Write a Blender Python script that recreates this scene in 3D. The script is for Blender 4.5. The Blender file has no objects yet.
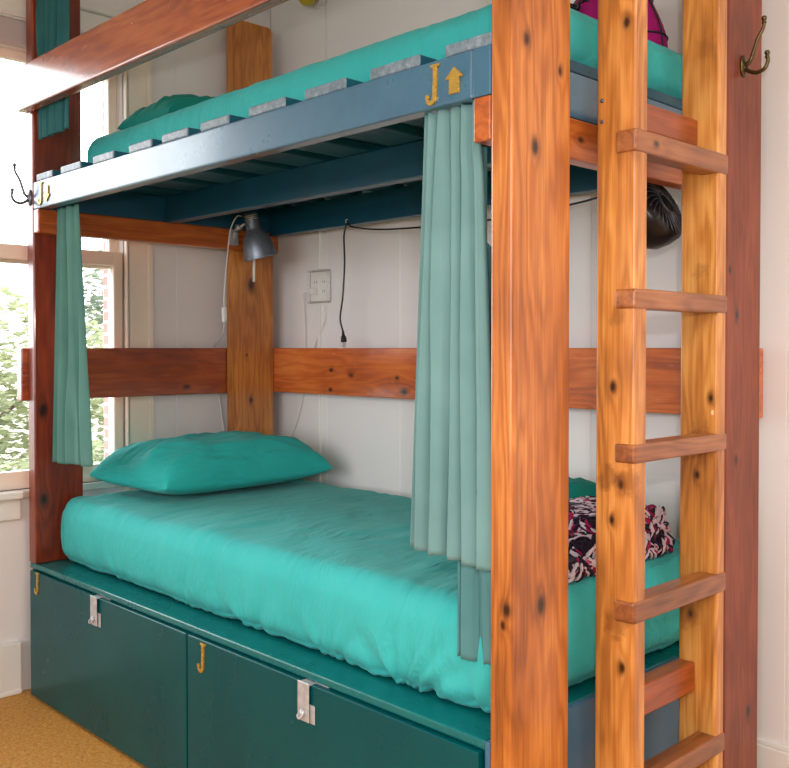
import bpy, bmesh, math, random
from mathutils import Vector, Matrix, noise
random.seed(7)
scene = bpy.context.scene
COL = scene.collection

# ------------------------------------------------------------------ helpers
def lin(r, g, b):
    f = lambda c: (c/255/12.92) if c/255 <= .04045 else ((c/255+.055)/1.055)**2.4
    return (f(r), f(g), f(b), 1)

def new_bm(): return bmesh.new()

def merge(dst, src, smooth=False, mat=0):
    for f in src.faces:
        f.smooth = smooth; f.material_index = mat
    me = bpy.data.meshes.new('tmp'); src.to_mesh(me); src.free()
    dst.from_mesh(me); bpy.data.meshes.remove(me)

def box(bm, x0, x1, y0, y1, z0, z1, bev=.003, seg=2, M=None, mat=0):
    b = bmesh.new()
    bmesh.ops.create_cube(b, size=1)
    for v in b.verts:
        v.co = Vector(((x0+x1)/2+v.co.x*(x1-x0), (y0+y1)/2+v.co.y*(y1-y0), (z0+z1)/2+v.co.z*(z1-z0)))
    if bev > 0:
        bmesh.ops.bevel(b, geom=b.edges[:], offset=bev, segments=seg, affect='EDGES', profile=.5)
    if M is not None: bmesh.ops.transform(b, matrix=M, verts=b.verts[:])
    merge(bm, b, False, mat)

def catmull(pts, n=8):
    P = [Vector(p) for p in pts]; P = [P[0]*2-P[1]] + P + [P[-1]*2-P[-2]]
    out = []
    for i in range(1, len(P)-2):
        for k in range(n):
            t = k/n; a, b, c, d = P[i-1], P[i], P[i+1], P[i+2]
            out.append(.5*((2*b)+(c-a)*t+(2*a-5*b+4*c-d)*t*t+(3*b-a-3*c+d)*t**3))
    out.append(P[-2]); return out

def tube(bm, pts, r, segs=10, smooth_path=True, n=8, mat=0):
    path = catmull(pts, n) if smooth_path and len(pts) > 2 else [Vector(p) for p in pts]
    N = len(path)
    rad = r if callable(r) else (lambda t: r)
    b = bmesh.new(); rings = []
    T = (path[1]-path[0]).normalized()
    up = Vector((0, 0, 1)) if abs(T.z) < .9 else Vector((1, 0, 0))
    nrm = T.cross(up).normalized()
    for i, p in enumerate(path):
        T = (path[min(i+1, N-1)]-path[max(i-1, 0)]).normalized()
        nrm = (nrm-T*nrm.dot(T)).normalized(); bi = T.cross(nrm)
        rr = rad(i/(N-1))
        rings.append([b.verts.new(p+(nrm*math.cos(a)+bi*math.sin(a))*rr) for a in [2*math.pi*k/segs for k in range(segs)]])
    for i in range(N-1):
        for k in range(segs):
            b.faces.new((rings[i][k], rings[i][(k+1) % segs], rings[i+1][(k+1) % segs], rings[i+1][k]))
    b.faces.new(rings[0][::-1]); b.faces.new(rings[-1])
    bmesh.ops.recalc_face_normals(b, faces=b.faces[:])
    merge(bm, b, True, mat)

def lathe(bm, prof, M, segs=32, mat=0):
    """prof: (radius, height) pairs round local z"""
    b = bmesh.new(); rings = []
    for r, z in prof:
        rings.append([b.verts.new((max(r, 1e-5)*math.cos(a), max(r, 1e-5)*math.sin(a), z)) for a in [2*math.pi*k/segs for k in range(segs)]])
    for i in range(len(prof)-1):
        for k in range(segs):
            b.faces.new((rings[i][k], rings[i][(k+1) % segs], rings[i+1][(k+1) % segs], rings[i+1][k]))
    bmesh.ops.remove_doubles(b, verts=b.verts[:], dist=2e-5)
    bmesh.ops.recalc_face_normals(b, faces=b.faces[:])
    bmesh.ops.transform(b, matrix=M, verts=b.verts[:])
    merge(bm, b, True, mat)

def prism(bm, poly, M, depth, bev=.0, mat=0):
    """poly in local xy, extruded along local z"""
    b = bmesh.new()
    f = b.faces.new([b.verts.new((x, y, 0)) for x, y in poly])
    r = bmesh.ops.extrude_face_region(b, geom=[f])
    for v in [g for g in r['geom'] if isinstance(g, bmesh.types.BMVert)]: v.co.z += depth
    bmesh.ops.recalc_face_normals(b, faces=b.faces[:])
    if bev:
        ed = [e for e in b.edges if abs(e.verts[0].co.z-depth) < 1e-6 and abs(e.verts[1].co.z-depth) < 1e-6]
        bmesh.ops.bevel(b, geom=ed, offset=bev, segments=2, affect='EDGES')
    bmesh.ops.transform(b, matrix=M, verts=b.verts[:])
    merge(bm, b, False, mat)

def obj(name, bm, mat, parent=None, smooth=None):
    me = bpy.data.meshes.new(name); bm.to_mesh(me); bm.free()
    for m in (mat if isinstance(mat, (list, tuple)) else [mat]): me.materials.append(m)
    if smooth is not None:
        for p in me.polygons: p.use_smooth = smooth
    o = bpy.data.objects.new(name, me); COL.objects.link(o)
    if parent is not None:
        o.parent = parent; o.matrix_parent_inverse = world_of(parent).inverted()
    return o

def world_of(o):
    M = Matrix.LocRotScale(o.location, o.rotation_euler, o.scale)
    if o.parent: M = world_of(o.parent) @ o.matrix_parent_inverse @ M
    return M

def tag(o, label=None, cat=None, group=None, kind=None):
    if label: o['label'] = label
    if cat: o['category'] = cat
    if group: o['group'] = group
    if kind: o['kind'] = kind
    return o

def thing(name, loc, label, cat, group=None):
    o = bpy.data.objects.new(name, None); COL.objects.link(o); o.location = loc
    o.empty_display_size = .1
    return tag(o, label, cat, group)

def bx(name, parent, mat, *a, **k):
    bm = new_bm(); box(bm, *a, **k); return obj(name, bm, mat, parent)

def dense_box(x0, x1, y0, y1, z0, z1, r, step, disp):
    """rounded box on a fine lattice; disp(p, n) -> Vector offset"""
    c0 = Vector((x0, y0, z0)); c1 = Vector((x1, y1, z1)); n = [max(2, round((c1[i]-c0[i])/step)) for i in range(3)]
    b = bmesh.new(); V = {}
    def vert(i, j, k):
        if (i, j, k) in V: return V[(i, j, k)]
        p = Vector((x0+(x1-x0)*i/n[0], y0+(y1-y0)*j/n[1], z0+(z1-z0)*k/n[2]))
        q = Vector([min(max(p[a], c0[a]+r), c1[a]-r) for a in range(3)])
        d = p-q
        nn = d.normalized() if d.length > 1e-6 else Vector((0, 0, 1))
        p = q+nn*r if d.length > 1e-6 else p
        V[(i, j, k)] = b.verts.new(p+disp(p, nn)); return V[(i, j, k)]
    for ax in range(3):
        a1, a2 = (ax+1) % 3, (ax+2) % 3
        for side in (0, n[ax]):
            for s in range(n[a1]):
                for t in range(n[a2]):
                    q = []
                    for (ds, dt) in ((0, 0), (1, 0), (1, 1), (0, 1)):
                        ix = [0, 0, 0]; ix[ax] = side; ix[a1] = s+ds; ix[a2] = t+dt; q.append(vert(*ix))
                    if side == 0: q.reverse()
                    b.faces.new(q)
    for f in b.faces: f.smooth = True
    return b

# ------------------------------------------------------------------ materials
def base_mat(name):
    m = bpy.data.materials.new(name); m.use_nodes = True
    nt = m.node_tree; return m, nt, nt.nodes['Principled BSDF']

def N(nt, t, **kw):
    n = nt.nodes.new(t)
    for k, v in kw.items():
        if k in n.inputs.keys(): n.inputs[k].default_value = v
        else: setattr(n, k, v)
    return n

def mathn(nt, op, a, b=None, c=None, clamp=False):
    n = nt.nodes.new('ShaderNodeMath'); n.operation = op; n.use_clamp = clamp
    for i, v in enumerate((a, b, c)):
        if v is None: continue
        if isinstance(v, (int, float)): n.inputs[i].default_value = v
        else: nt.links.new(v, n.inputs[i])
    return n.outputs[0]

def mix(nt, f, a, b, blend='MIX'):
    n = nt.nodes.new('ShaderNodeMix'); n.data_type = 'RGBA'; n.blend_type = blend
    for s, v in ((n.inputs[0], f), (n.inputs[6], a), (n.inputs[7], b)):
        if isinstance(v, (int, float, tuple)): s.default_value = v
        else: nt.links.new(v, s)
    return n.outputs[2]

def ramp(nt, fac, stops):
    n = nt.nodes.new('ShaderNodeValToRGB'); e = n.color_ramp.elements
    while len(e) < len(stops): e.new(.5)
    for el, (p, c) in zip(e, stops): el.position = p; el.color = c
    nt.links.new(fac, n.inputs[0]); return n.outputs[0]

def bump(nt, bsdf, h, strength=.3, dist=.002):
    n = nt.nodes.new('ShaderNodeBump'); n.inputs['Strength'].default_value = strength; n.inputs['Distance'].default_value = dist
    nt.links.new(h, n.inputs['Height']); nt.links.new(n.outputs[0], bsdf.inputs['Normal'])

def noise_tex(nt, vec, scale, detail=3, rough=.55, vs=None):
    if vs is not None:
        m = nt.nodes.new('ShaderNodeMapping'); m.inputs['Scale'].default_value = vs
        nt.links.new(vec, m.inputs['Vector']); vec = m.outputs[0]
    n = nt.nodes.new('ShaderNodeTexNoise'); n.inputs['Scale'].default_value = scale
    n.inputs['Detail'].default_value = detail; n.inputs['Roughness'].default_value = rough
    nt.links.new(vec, n.inputs['Vector']); return n.outputs[0]

def wood(name, light, mid, dark, axis='Z', knots=(), rough=.32, flecks=.0, coat=.25, blotw=.95, stains=()):
    m, nt, b = base_mat(name)
    tc = N(nt, 'ShaderNodeTexCoord'); oi = N(nt, 'ShaderNodeObjectInfo')
    P = tc.outputs['Object']
    off = N(nt, 'ShaderNodeVectorMath', operation='SCALE'); off.inputs[0].default_value = (3.1, 5.7, 2.3)
    nt.links.new(oi.outputs['Random'], off.inputs['Scale'])
    add = N(nt, 'ShaderNodeVectorMath', operation='ADD'); nt.links.new(P, add.inputs[0]); nt.links.new(off.outputs[0], add.inputs[1])
    V = add.outputs[0]
    def sc(al, ac): return {'X': (al, ac, ac), 'Y': (ac, al, ac), 'Z': (ac, ac, al)}[axis]
    knot = None
    for (kx, ky, kz, kr) in knots:
        s = N(nt, 'ShaderNodeVectorMath', operation='SUBTRACT'); nt.links.new(P, s.inputs[0]); s.inputs[1].default_value = (kx, ky, kz)
        mu = N(nt, 'ShaderNodeVectorMath', operation='MULTIPLY'); nt.links.new(s.outputs[0], mu.inputs[0]); mu.inputs[1].default_value = sc(.62, 1.)
        ln = N(nt, 'ShaderNodeVectorMath', operation='LENGTH'); nt.links.new(mu.outputs[0], ln.inputs[0])
        d = mathn(nt, 'DIVIDE', ln.outputs['Value'], kr)
        g = mathn(nt, 'EXPONENT', mathn(nt, 'MULTIPLY', mathn(nt, 'MULTIPLY', d, d), -1.))
        halo = mathn(nt, 'EXPONENT', mathn(nt, 'MULTIPLY', d, -.9))
        knot = (g, halo) if knot is None else (mathn(nt, 'MAXIMUM', knot[0], g), mathn(nt, 'ADD', knot[1], halo))
    warp = noise_tex(nt, V, 1.0, 2, .5, sc(2.2, 7))
    big = noise_tex(nt, V, 1.0, 3, .55, sc(.9, 9))
    # growth rings cut lengthwise: waves across the grain, pushed about by noise and knots
    acc = mathn(nt, 'MULTIPLY', big, 7.)
    acc = mathn(nt, 'ADD', acc, mathn(nt, 'MULTIPLY', warp, 3.))
    if knot: acc = mathn(nt, 'ADD', acc, mathn(nt, 'MULTIPLY', knot[1], 1.3))
    ring = mathn(nt, 'MULTIPLY_ADD', mathn(nt, 'SINE', mathn(nt, 'MULTIPLY', acc, 9.)), .5, .5)
    ring = mathn(nt, 'POWER', ring, 1.3)
    fine = noise_tex(nt, V, 1.0, 4, .65, sc(5, 230))
    blot = noise_tex(nt, V, 1.0, 3, .6, sc(3, 8))
    fac = mathn(nt, 'ADD', mathn(nt, 'MULTIPLY', ring, .20), mathn(nt, 'MULTIPLY', fine, .62))
    fac = mathn(nt, 'ADD', fac, mathn(nt, 'MULTIPLY', mathn(nt, 'SUBTRACT', blot, .5), blotw))
    c = ramp(nt, fac, [(.06, light), (.42, mid), (.86, dark)])
    if knot:
        hd = mathn(nt, 'MULTIPLY', knot[1], .38, clamp=True)
        c = mix(nt, hd, c, dark)
        kd = mathn(nt, 'MULTIPLY', knot[0], 1.15, clamp=True)
        c = mix(nt, kd, c, (dark[0]*.18, dark[1]*.15, dark[2]*.15, 1))
    for (sx, sy, sz, sr, al) in stains:
        s = N(nt, 'ShaderNodeVectorMath', operation='SUBTRACT'); nt.links.new(P, s.inputs[0]); s.inputs[1].default_value = (sx, sy, sz)
        ln = N(nt, 'ShaderNodeVectorMath', operation='LENGTH'); nt.links.new(s.outputs[0], ln.inputs[0])
        sm = noise_tex(nt, V, 38, 4, .7)
        d = mathn(nt, 'ADD', mathn(nt, 'DIVIDE', ln.outputs['Value'], sr), mathn(nt, 'MULTIPLY', mathn(nt, 'SUBTRACT', sm, .5), 2.6))
        c = mix(nt, mathn(nt, 'MULTIPLY', mathn(nt, 'MULTIPLY_ADD', d, -1.6, 1.8, clamp=True), al), c, (dark[0]*.55, dark[1]*.5, dark[2]*.5, 1))
    long_ = noise_tex(nt, V, 1.0, 3, .6, sc(1.3, 46))
    c = mix(nt, mathn(nt, 'MULTIPLY', mathn(nt, 'MULTIPLY_ADD', long_, 5., -2.75, clamp=True), .45), c, dark)
    if flecks:
        vo = N(nt, 'ShaderNodeTexVoronoi'); vo.inputs['Scale'].default_value = 1
        mp = N(nt, 'ShaderNodeMapping'); mp.inputs['Scale'].default_value = sc(9, 15); nt.links.new(V, mp.inputs['Vector']); nt.links.new(mp.outputs[0], vo.inputs['Vector'])
        near = mathn(nt, 'LESS_THAN', vo.outputs['Distance'], .055)
        pick = N(nt, 'ShaderNodeSeparateColor'); nt.links.new(vo.outputs['Color'], pick.inputs[0])
        near = mathn(nt, 'MULTIPLY', near, mathn(nt, 'LESS_THAN', pick.outputs[0], flecks))
        scr = mathn(nt, 'GREATER_THAN', noise_tex(nt, V, 1.0, 5, .75, (24, 24, 30)), .735)
        near = mathn(nt, 'MAXIMUM', mathn(nt, 'MULTIPLY', near, .8), mathn(nt, 'MULTIPLY', scr, .35))
        c = mix(nt, near, c, lin(238, 200, 150))
    nt.links.new(c, b.inputs['Base Color'])
    rg = mathn(nt, 'MULTIPLY_ADD', blot, .25, rough-.12); nt.links.new(rg, b.inputs['Roughness'])
    b.inputs['Coat Weight'].default_value = coat; b.inputs['Coat Roughness'].default_value = .12
    bump(nt, b, mathn(nt, 'ADD', fac, mathn(nt, 'MULTIPLY', blot, .8)), .25, .0015)
    return m

def paint(name, col, col2=None, rough=.35, scale=6, bumps=.15, coat=0., scuff=None, amount=.0, spec=.5):
    m, nt, b = base_mat(name); b.inputs['Specular IOR Level'].default_value = spec; tc = N(nt, 'ShaderNodeTexCoord')
    n1 = noise_tex(nt, tc.outputs['Object'], scale, 4, .6)
    c = ramp(nt, n1, [(.3, col), (.72, col2 or col)])
    if scuff:
        n2 = noise_tex(nt, tc.outputs['Object'], 34, 6, .8)
        c = mix(nt, mathn(nt, 'MULTIPLY', mathn(nt, 'GREATER_THAN', n2, amount), .7), c, scuff)
    nt.links.new(c, b.inputs['Base Color'])
    nt.links.new(mathn(nt, 'MULTIPLY_ADD', n1, .2, rough-.1), b.inputs['Roughness'])
    b.inputs['Coat Weight'].default_value = coat; b.inputs['Coat Roughness'].default_value = .15
    n3 = noise_tex(nt, tc.outputs['Object'], 60, 5, .6)
    bump(nt, b, n3, bumps, .002)
    return m

def cloth(name, col, col2, sheen=.3, weave=900, crease=None):
    m, nt, b = base_mat(name); tc = N(nt, 'ShaderNodeTexCoord')
    n1 = noise_tex(nt, tc.outputs['Object'], 5, 3, .6)
    c = ramp(nt, n1, [(.3, col), (.7, col2)])
    nt.links.new(c, b.inputs['Base Color'])
    b.inputs['Roughness'].default_value = .85; b.inputs['Sheen Weight'].default_value = sheen*.25
    b.inputs['Sheen Roughness'].default_value = .4; b.inputs['Specular IOR Level'].default_value = .12
    n2 = noise_tex(nt, tc.outputs['Object'], weave, 2, .5)
    if crease:
        d = noise_tex(nt, tc.outputs['Object'], 3.2, 2, .5)
        v = N(nt, 'ShaderNodeVectorMath', operation='MULTIPLY_ADD'); v.inputs[1].default_value = crease; nt.links.new(tc.outputs['Object'], v.inputs[0])
        cb = N(nt, 'ShaderNodeCombineXYZ'); nt.links.new(mathn(nt, 'MULTIPLY', d, 3.2), cb.inputs[0]); nt.links.new(mathn(nt, 'MULTIPLY', d, 1.6), cb.inputs[2]); nt.links.new(cb.outputs[0], v.inputs[2])
        n3 = noise_tex(nt, v.outputs[0], 1.0, 4, .55)
        rdg = mathn(nt, 'SUBTRACT', 1., mathn(nt, 'ABSOLUTE', mathn(nt, 'MULTIPLY_ADD', n3, 4., -2.)))
        msk = mathn(nt, 'MULTIPLY_ADD', noise_tex(nt, tc.outputs['Object'], 2.6, 2, .5), 2.5, -.6, clamp=True)
        n2 = mathn(nt, 'ADD', mathn(nt, 'MULTIPLY', n2, .05), mathn(nt, 'MULTIPLY', rdg, msk))
        bump(nt, b, n2, .9, .009)
    else: bump(nt, b, n2, .12, .0006)
    return m

def metal(name, col, rough=.3, met=1.):
    m, nt, b = base_mat(name); tc = N(nt, 'ShaderNodeTexCoord')
    n1 = noise_tex(nt, tc.outputs['Object'], 60, 4, .6)
    c = ramp(nt, n1, [(.3, col), (.75, (col[0]*.65, col[1]*.65, col[2]*.65, 1))])
    nt.links.new(c, b.inputs['Base Color']); b.inputs['Metallic'].default_value = met
    nt.links.new(mathn(nt, 'MULTIPLY_ADD', n1, .2, rough-.1), b.inputs['Roughness'])
    return m

# knots lie where the boards really show them (x, y, z, radius)
W_front_post = wood('orange varnished pine post', lin(212, 138, 66), lin(176, 100, 40), lin(106, 50, 14), 'Z',
    [(0, .066, 1.56, .011), (0, .087, .709, .014), (0, .041, 1.752, .009), (-.012, 0, .714, .010), (-.02, 0, .684, .006), (0, .142, 1.714, .006)], flecks=.12)
W_stile_a = wood('golden pine stile', lin(226, 160, 86), lin(188, 118, 52), lin(120, 64, 22), 'Z',
    [(.069, .262, 1.818, .009), (.041, .262, 1.114, .008), (.060, .262, .924, .008), (.04, .262, .852, .007), (.064, .262, .565, .008)], flecks=.10, blotw=1.3, stains=[(.03, .262, .93, .028, .5), (.075, .262, .93, .03, .4), (.05, .262, .645, .03, .45), (.05, .262, 1.25, .02, .3)])
W_stile_b = wood('pale golden pine stile', lin(230, 168, 90), lin(196, 126, 54), lin(132, 72, 24), 'Z',
    [(.075, .592, 1.081, .007), (.043, .592, .91, .007), (.03, .592, .60, .006)], flecks=.16, blotw=1.3, stains=[(.05, .592, .99, .03, .45), (.02, .592, .60, .035, .35), (.06, .592, 1.84, .025, .25), (.05, .592, 1.36, .02, .3)])
W_rung = wood('worn brown rung', lin(174, 110, 60), lin(142, 82, 42), lin(86, 46, 22), 'Y', [(.093, .33, 1.59, .006)], flecks=.1, blotw=1.3)
W_block = wood('red brown cleat', lin(186, 98, 44), lin(158, 74, 30), lin(110, 46, 18), 'Y', [], flecks=.4)
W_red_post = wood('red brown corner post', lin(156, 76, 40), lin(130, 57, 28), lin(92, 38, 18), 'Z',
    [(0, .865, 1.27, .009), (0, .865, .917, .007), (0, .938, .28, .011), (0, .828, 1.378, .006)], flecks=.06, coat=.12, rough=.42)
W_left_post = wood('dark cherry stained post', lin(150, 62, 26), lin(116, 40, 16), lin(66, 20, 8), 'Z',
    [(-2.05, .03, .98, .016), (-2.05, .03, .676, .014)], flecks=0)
W_back_post = wood('amber corner post', lin(216, 146, 66), lin(188, 112, 44), lin(128, 64, 20), 'Z',
    [(-2.05, .884, 1.443, .018), (-2.05, .882, .981, .010), (-2.05, .863, 1.162, .005)], flecks=0)
W_back_rail = wood('glossy red pine rail', lin(224, 126, 52), lin(198, 94, 30), lin(124, 48, 12), 'X',
    [(-1.685, .995, 1.106, .008), (-1.288, .995, 1.035, .014), (-1.57, .995, 1.089, .008), (-1.323, .995, 1.084, .007), (-1.69, .995, 1.03, .008)], rough=.24, coat=.6)
W_end_rail = wood('dark glossy end rail', lin(180, 90, 34), lin(148, 62, 18), lin(90, 30, 8), 'Y', [(-2.105, .62, 1.04, .008)], rough=.24, coat=.6)
W_guard = wood('stained guard board', lin(176, 94, 44), lin(148, 68, 30), lin(96, 38, 14), 'X', [], rough=.26, flecks=.3, coat=.6)
W_beam = wood('orange cross beam', lin(206, 120, 50), lin(176, 88, 30), lin(116, 50, 14), 'Y', [(-.053, .283, 1.614, .007)], flecks=.1)

M_blue = paint('worn slate blue paint', lin(60, 106, 130), lin(48, 92, 118), .30, 8, .25, .6, lin(150, 168, 178), .745)
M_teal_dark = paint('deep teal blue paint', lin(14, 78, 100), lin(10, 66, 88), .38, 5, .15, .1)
def slat_mat():
    # painted deep teal, the sawn front ends chipped to grey
    m, nt, b = base_mat('teal slat with chipped grey ends'); tc = N(nt, 'ShaderNodeTexCoord'); P = tc.outputs['Object']
    sp = N(nt, 'ShaderNodeSeparateXYZ'); nt.links.new(P, sp.inputs[0])
    n1 = noise_tex(nt, P, 60, 6, .75); n2 = noise_tex(nt, P, 9, 3, .6)
    ends = ramp(nt, n1, [(.36, lin(84, 102, 114)), (.54, lin(112, 128, 138)), (.68, lin(150, 162, 170))])
    paint_ = ramp(nt, n2, [(.3, lin(18, 86, 104)), (.7, lin(14, 72, 92))])
    f = mathn(nt, 'LESS_THAN', sp.outputs[1], .0075)
    nt.links.new(mix(nt, f, paint_, ends), b.inputs['Base Color']); b.inputs['Roughness'].default_value = .4
    bump(nt, b, n1, .4, .002); return m
M_slat = slat_mat()
M_box = paint('glossy dark green paint', lin(0, 78, 80), lin(0, 68, 72), .26, 3, .02, .0, lin(60, 130, 120), .80, .22)
M_lid = paint('glossy sea green paint', lin(0, 108, 106), lin(0, 94, 96), .26, 5, .08, .1, lin(60, 140, 135), .79)
M_slate = paint('slate blue end paint', lin(66, 108, 136), lin(58, 98, 126), .4, 5, .1, .0, lin(120, 140, 150), .79)
M_edge = paint('pale worn paint', lin(150, 190, 195), lin(110, 160, 168), .3, 20, .2, .3)
M_wall = paint('off white wall paint', lin(236, 231, 228), lin(231, 226, 224), .6, 2, .1)
M_trim = paint('cream white trim paint', lin(238, 235, 228), lin(232, 228, 220), .38, 3, .05, .2)
M_frame = paint('warm cream window paint', lin(244, 230, 212), lin(240, 224, 206), .4, 5, .08, .1)
M_ceiling = paint('ceiling paint', lin(236, 234, 228), lin(232, 230, 224), .7, 2, .05)
M_sheet = cloth('bright teal cotton sheet', lin(66, 178, 174), lin(58, 171, 167), crease=(15, 4, 4))
M_sheet2 = cloth('teal cotton pillowcase', lin(48, 176, 170), lin(40, 168, 162), crease=(5, 3.5, 16))
M_sheet3 = cloth('deeper teal cotton pillowcase', lin(22, 142, 130), lin(18, 132, 122))
M_curtain = cloth('grey green cotton curtain', lin(110, 146, 144), lin(98, 134, 132), .25)
M_curtain2 = cloth('dusky green cotton curtain', lin(84, 128, 118), lin(74, 116, 108), .2)
M_curtain3 = cloth('faded blue green curtain', lin(90, 138, 138), lin(78, 124, 126), .2)
M_curtain4 = cloth('petrol green curtain', lin(50, 104, 104), lin(38, 88, 92), .2)
M_brass = metal('polished brass', lin(226, 188, 92), .28, .7)
M_antique = metal('antique brass', lin(110, 96, 66), .3)
M_darkhook = metal('dark pewter', lin(112, 112, 120), .35, .7)
M_steel = metal('galvanised steel', lin(206, 206, 208), .42, .45)
M_lamp = metal('brushed grey lamp metal', lin(140, 146, 158), .36, .6)
M_lampin = metal('bright reflector metal', lin(210, 205, 195), .3)
M_white = paint('white plastic', lin(232, 230, 224), None, .4, 3, 0)
M_black = paint('black plastic', lin(20, 20, 24), None, .32, 3, .03)
M_rubber = paint('black rubber', lin(16, 16, 18), None, .5, 3, 0)
M_socket = paint('dark socket slot', lin(120, 116, 108), None, .6, 3, 0)
M_magenta = cloth('magenta nylon', lin(176, 34, 124), lin(150, 24, 104), .2, 300)
M_brick = None

def clear_mat(name, tint=(1, 1, 1, 1), fac=.06):
    m = bpy.data.materials.new(name); m.use_nodes = True; nt = m.node_tree; nt.nodes.clear()
    o = N(nt, 'ShaderNodeOutputMaterial'); t = N(nt, 'ShaderNodeBsdfTransparent'); t.inputs[0].default_value = tint
    g = N(nt, 'ShaderNodeBsdfGlossy'); g.inputs['Roughness'].default_value = .02
    fr = N(nt, 'ShaderNodeFresnel'); fr.inputs[0].default_value = 1.45
    mx = N(nt, 'ShaderNodeMixShader')
    nt.links.new(mathn(nt, 'MULTIPLY', fr.outputs[0], fac*10, clamp=True), mx.inputs[0])
    nt.links.new(t.outputs[0], mx.inputs[1]); nt.links.new(g.outputs[0], mx.inputs[2]); nt.links.new(mx.outputs[0], o.inputs[0])
    return m
M_glass = clear_mat('window glass', (.97, .98, .98, 1), .06)
M_clear = clear_mat('clear plastic cover', (.97, .98, .98, 1), .05)

def floor_mat():
    m, nt, b = base_mat('ochre sisal floor'); tc = N(nt, 'ShaderNodeTexCoord')
    w1 = noise_tex(nt, tc.outputs['Object'], 1, 3, .6, (170, 60, 1)); w2 = noise_tex(nt, tc.outputs['Object'], 1, 3, .6, (60, 190, 1))
    s = mathn(nt, 'MULTIPLY', mathn(nt, 'ADD', w1, w2), .5)
    c = ramp(nt, s, [(.32, lin(158, 100, 36)), (.5, lin(204, 144, 64)), (.7, lin(228, 178, 96))])
    nt.links.new(c, b.inputs['Base Color']); b.inputs['Roughness'].default_value = .7
    bump(nt, b, s, .5, .004); return m
M_floor = floor_mat()

def brick_mat():
    m, nt, b = base_mat('pale pink brick'); tc = N(nt, 'ShaderNodeTexCoord')
    mp = N(nt, 'ShaderNodeMapping'); mp.inputs['Rotation'].default_value = (math.pi/2, 0, 0); nt.links.new(tc.outputs['Object'], mp.inputs[0])
    br = N(nt, 'ShaderNodeTexBrick'); nt.links.new(mp.outputs[0], br.inputs['Vector'])
    br.inputs['Scale'].default_value = 5; br.inputs['Color1'].default_value = lin(170, 126, 118); br.inputs['Color2'].default_value = lin(158, 114, 108)
    br.inputs['Mortar'].default_value = lin(214, 206, 198); br.inputs['Mortar Size'].default_value = .03
    nt.links.new(br.outputs[0], b.inputs['Base Color']); b.inputs['Roughness'].default_value = .9
    return m
M_brick = brick_mat()

def leaf_mat(name, a, b_, c_):
    m, nt, b = base_mat(name); g = N(nt, 'ShaderNodeNewGeometry')
    c = ramp(nt, g.outputs['Random Per Island'], [(0, a), (.5, b_), (1, c_)])
    nt.links.new(c, b.inputs['Base Color']); b.inputs['Roughness'].default_value = .6
    tr = N(nt, 'ShaderNodeBsdfTranslucent'); nt.links.new(c, tr.inputs[0])
    mx = N(nt, 'ShaderNodeMixShader'); mx.inputs[0].default_value = .45
    nt.links.new(b.outputs[0], mx.inputs[1]); nt.links.new(tr.outputs[0], mx.inputs[2])
    nt.links.new(mx.outputs[0], nt.nodes['Material Output'].inputs[0]); return m
M_leaf = leaf_mat('yellow green leaves', lin(120, 130, 92), lin(138, 146, 108), lin(156, 162, 130))
M_leaf2 = leaf_mat('grey green leaves', lin(98, 112, 92), lin(116, 128, 108), lin(136, 144, 126))
M_bark = paint('grey brown bark', lin(110, 92, 74), lin(80, 66, 52), .9, 20, .8)
M_grass = paint('lawn', lin(120, 122, 108), lin(132, 134, 120), .9, 3, .5)

# ------------------------------------------------------------------ the room
WX = -2.165      # window wall
WY = 1.07        # back wall
CEIL = 2.78
def struct(name, bm, mat, parent=None):
    o = obj(name, bm, mat, parent)
    if parent is None: o['kind'] = 'structure'
    return o
bm = new_bm(); box(bm, -2.30, 3.2, -3.4, 1.20, -.08, 0, 0); struct('floor', bm, M_floor)
bm = new_bm(); box(bm, -2.30, 3.2, -3.4, 1.20, CEIL, CEIL+.08, 0); struct('ceiling', bm, M_ceiling)
# back wall of painted panels with fine vertical grooves
bm = new_bm(); box(bm, -2.30, 3.2, WY+.004, WY+.12, 0, CEIL, 0)
gx = [-2.165, -1.80, -1.385, -.97, -.56, -.15, .035, .45, .90, 1.4, 1.9, 2.4, 3.0]
for a, c in zip(gx[:-1], gx[1:]): box(bm, a, c, WY, WY+.01, 0, CEIL, .0018, 1)
struct('wall_back', bm, M_wall)
# window wall, opening y -0.86..0.39, z 0.70..2.225
WO0, WO1, WZ0, WZ1 = -.86, .392, .700, 2.225
bm = new_bm()
box(bm, WX-.12, WX, -3.4, WO0, 0, CEIL, 0); box(bm, WX-.12, WX, WO0, WO1, 0, WZ0, 0); box(bm, WX-.12, WX, WO0, WO1, WZ1, CEIL, 0)
box(bm, WX-.12, WX-.006, WO1, 1.20, 0, CEIL, 0)
for a, c in ((WO1, .612), (.612, 1.07)): box(bm, WX-.01, WX, a, c, 0, CEIL, .0018, 1)
struct('wall_left', bm, M_wall)
bm = new_bm(); box(bm, 3.0, 3.12, -3.4, 1.2, 0, CEIL, 0); struct('wall_right', bm, M_wall)
bm = new_bm(); FX0, FX1, FZ0, FZ1 = -1.5, 2.1, .80, 2.35
box(bm, -2.30, FX0, -3.32, -3.2, 0, CEIL, 0); box(bm, FX1, 3.2, -3.32, -3.2, 0, CEIL, 0)
box(bm, FX0, FX1, -3.32, -3.2, 0, FZ0, 0); box(bm, FX0, FX1, -3.32, -3.2, FZ1, CEIL, 0); struct('wall_front', bm, M_wall)
fill_win = bpy.data.objects.new('added_fill_window', None); COL.objects.link(fill_win); fill_win.location = (.3, -3.2, FZ0); fill_win['kind'] = 'structure'  # unseen window added behind the camera to give soft frontal fill
bm = new_bm()
for a in (FX0, -.32, .88, FX1-.05): box(bm, a, a+.05, -3.26, -3.21, FZ0, FZ1, .003)
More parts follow.
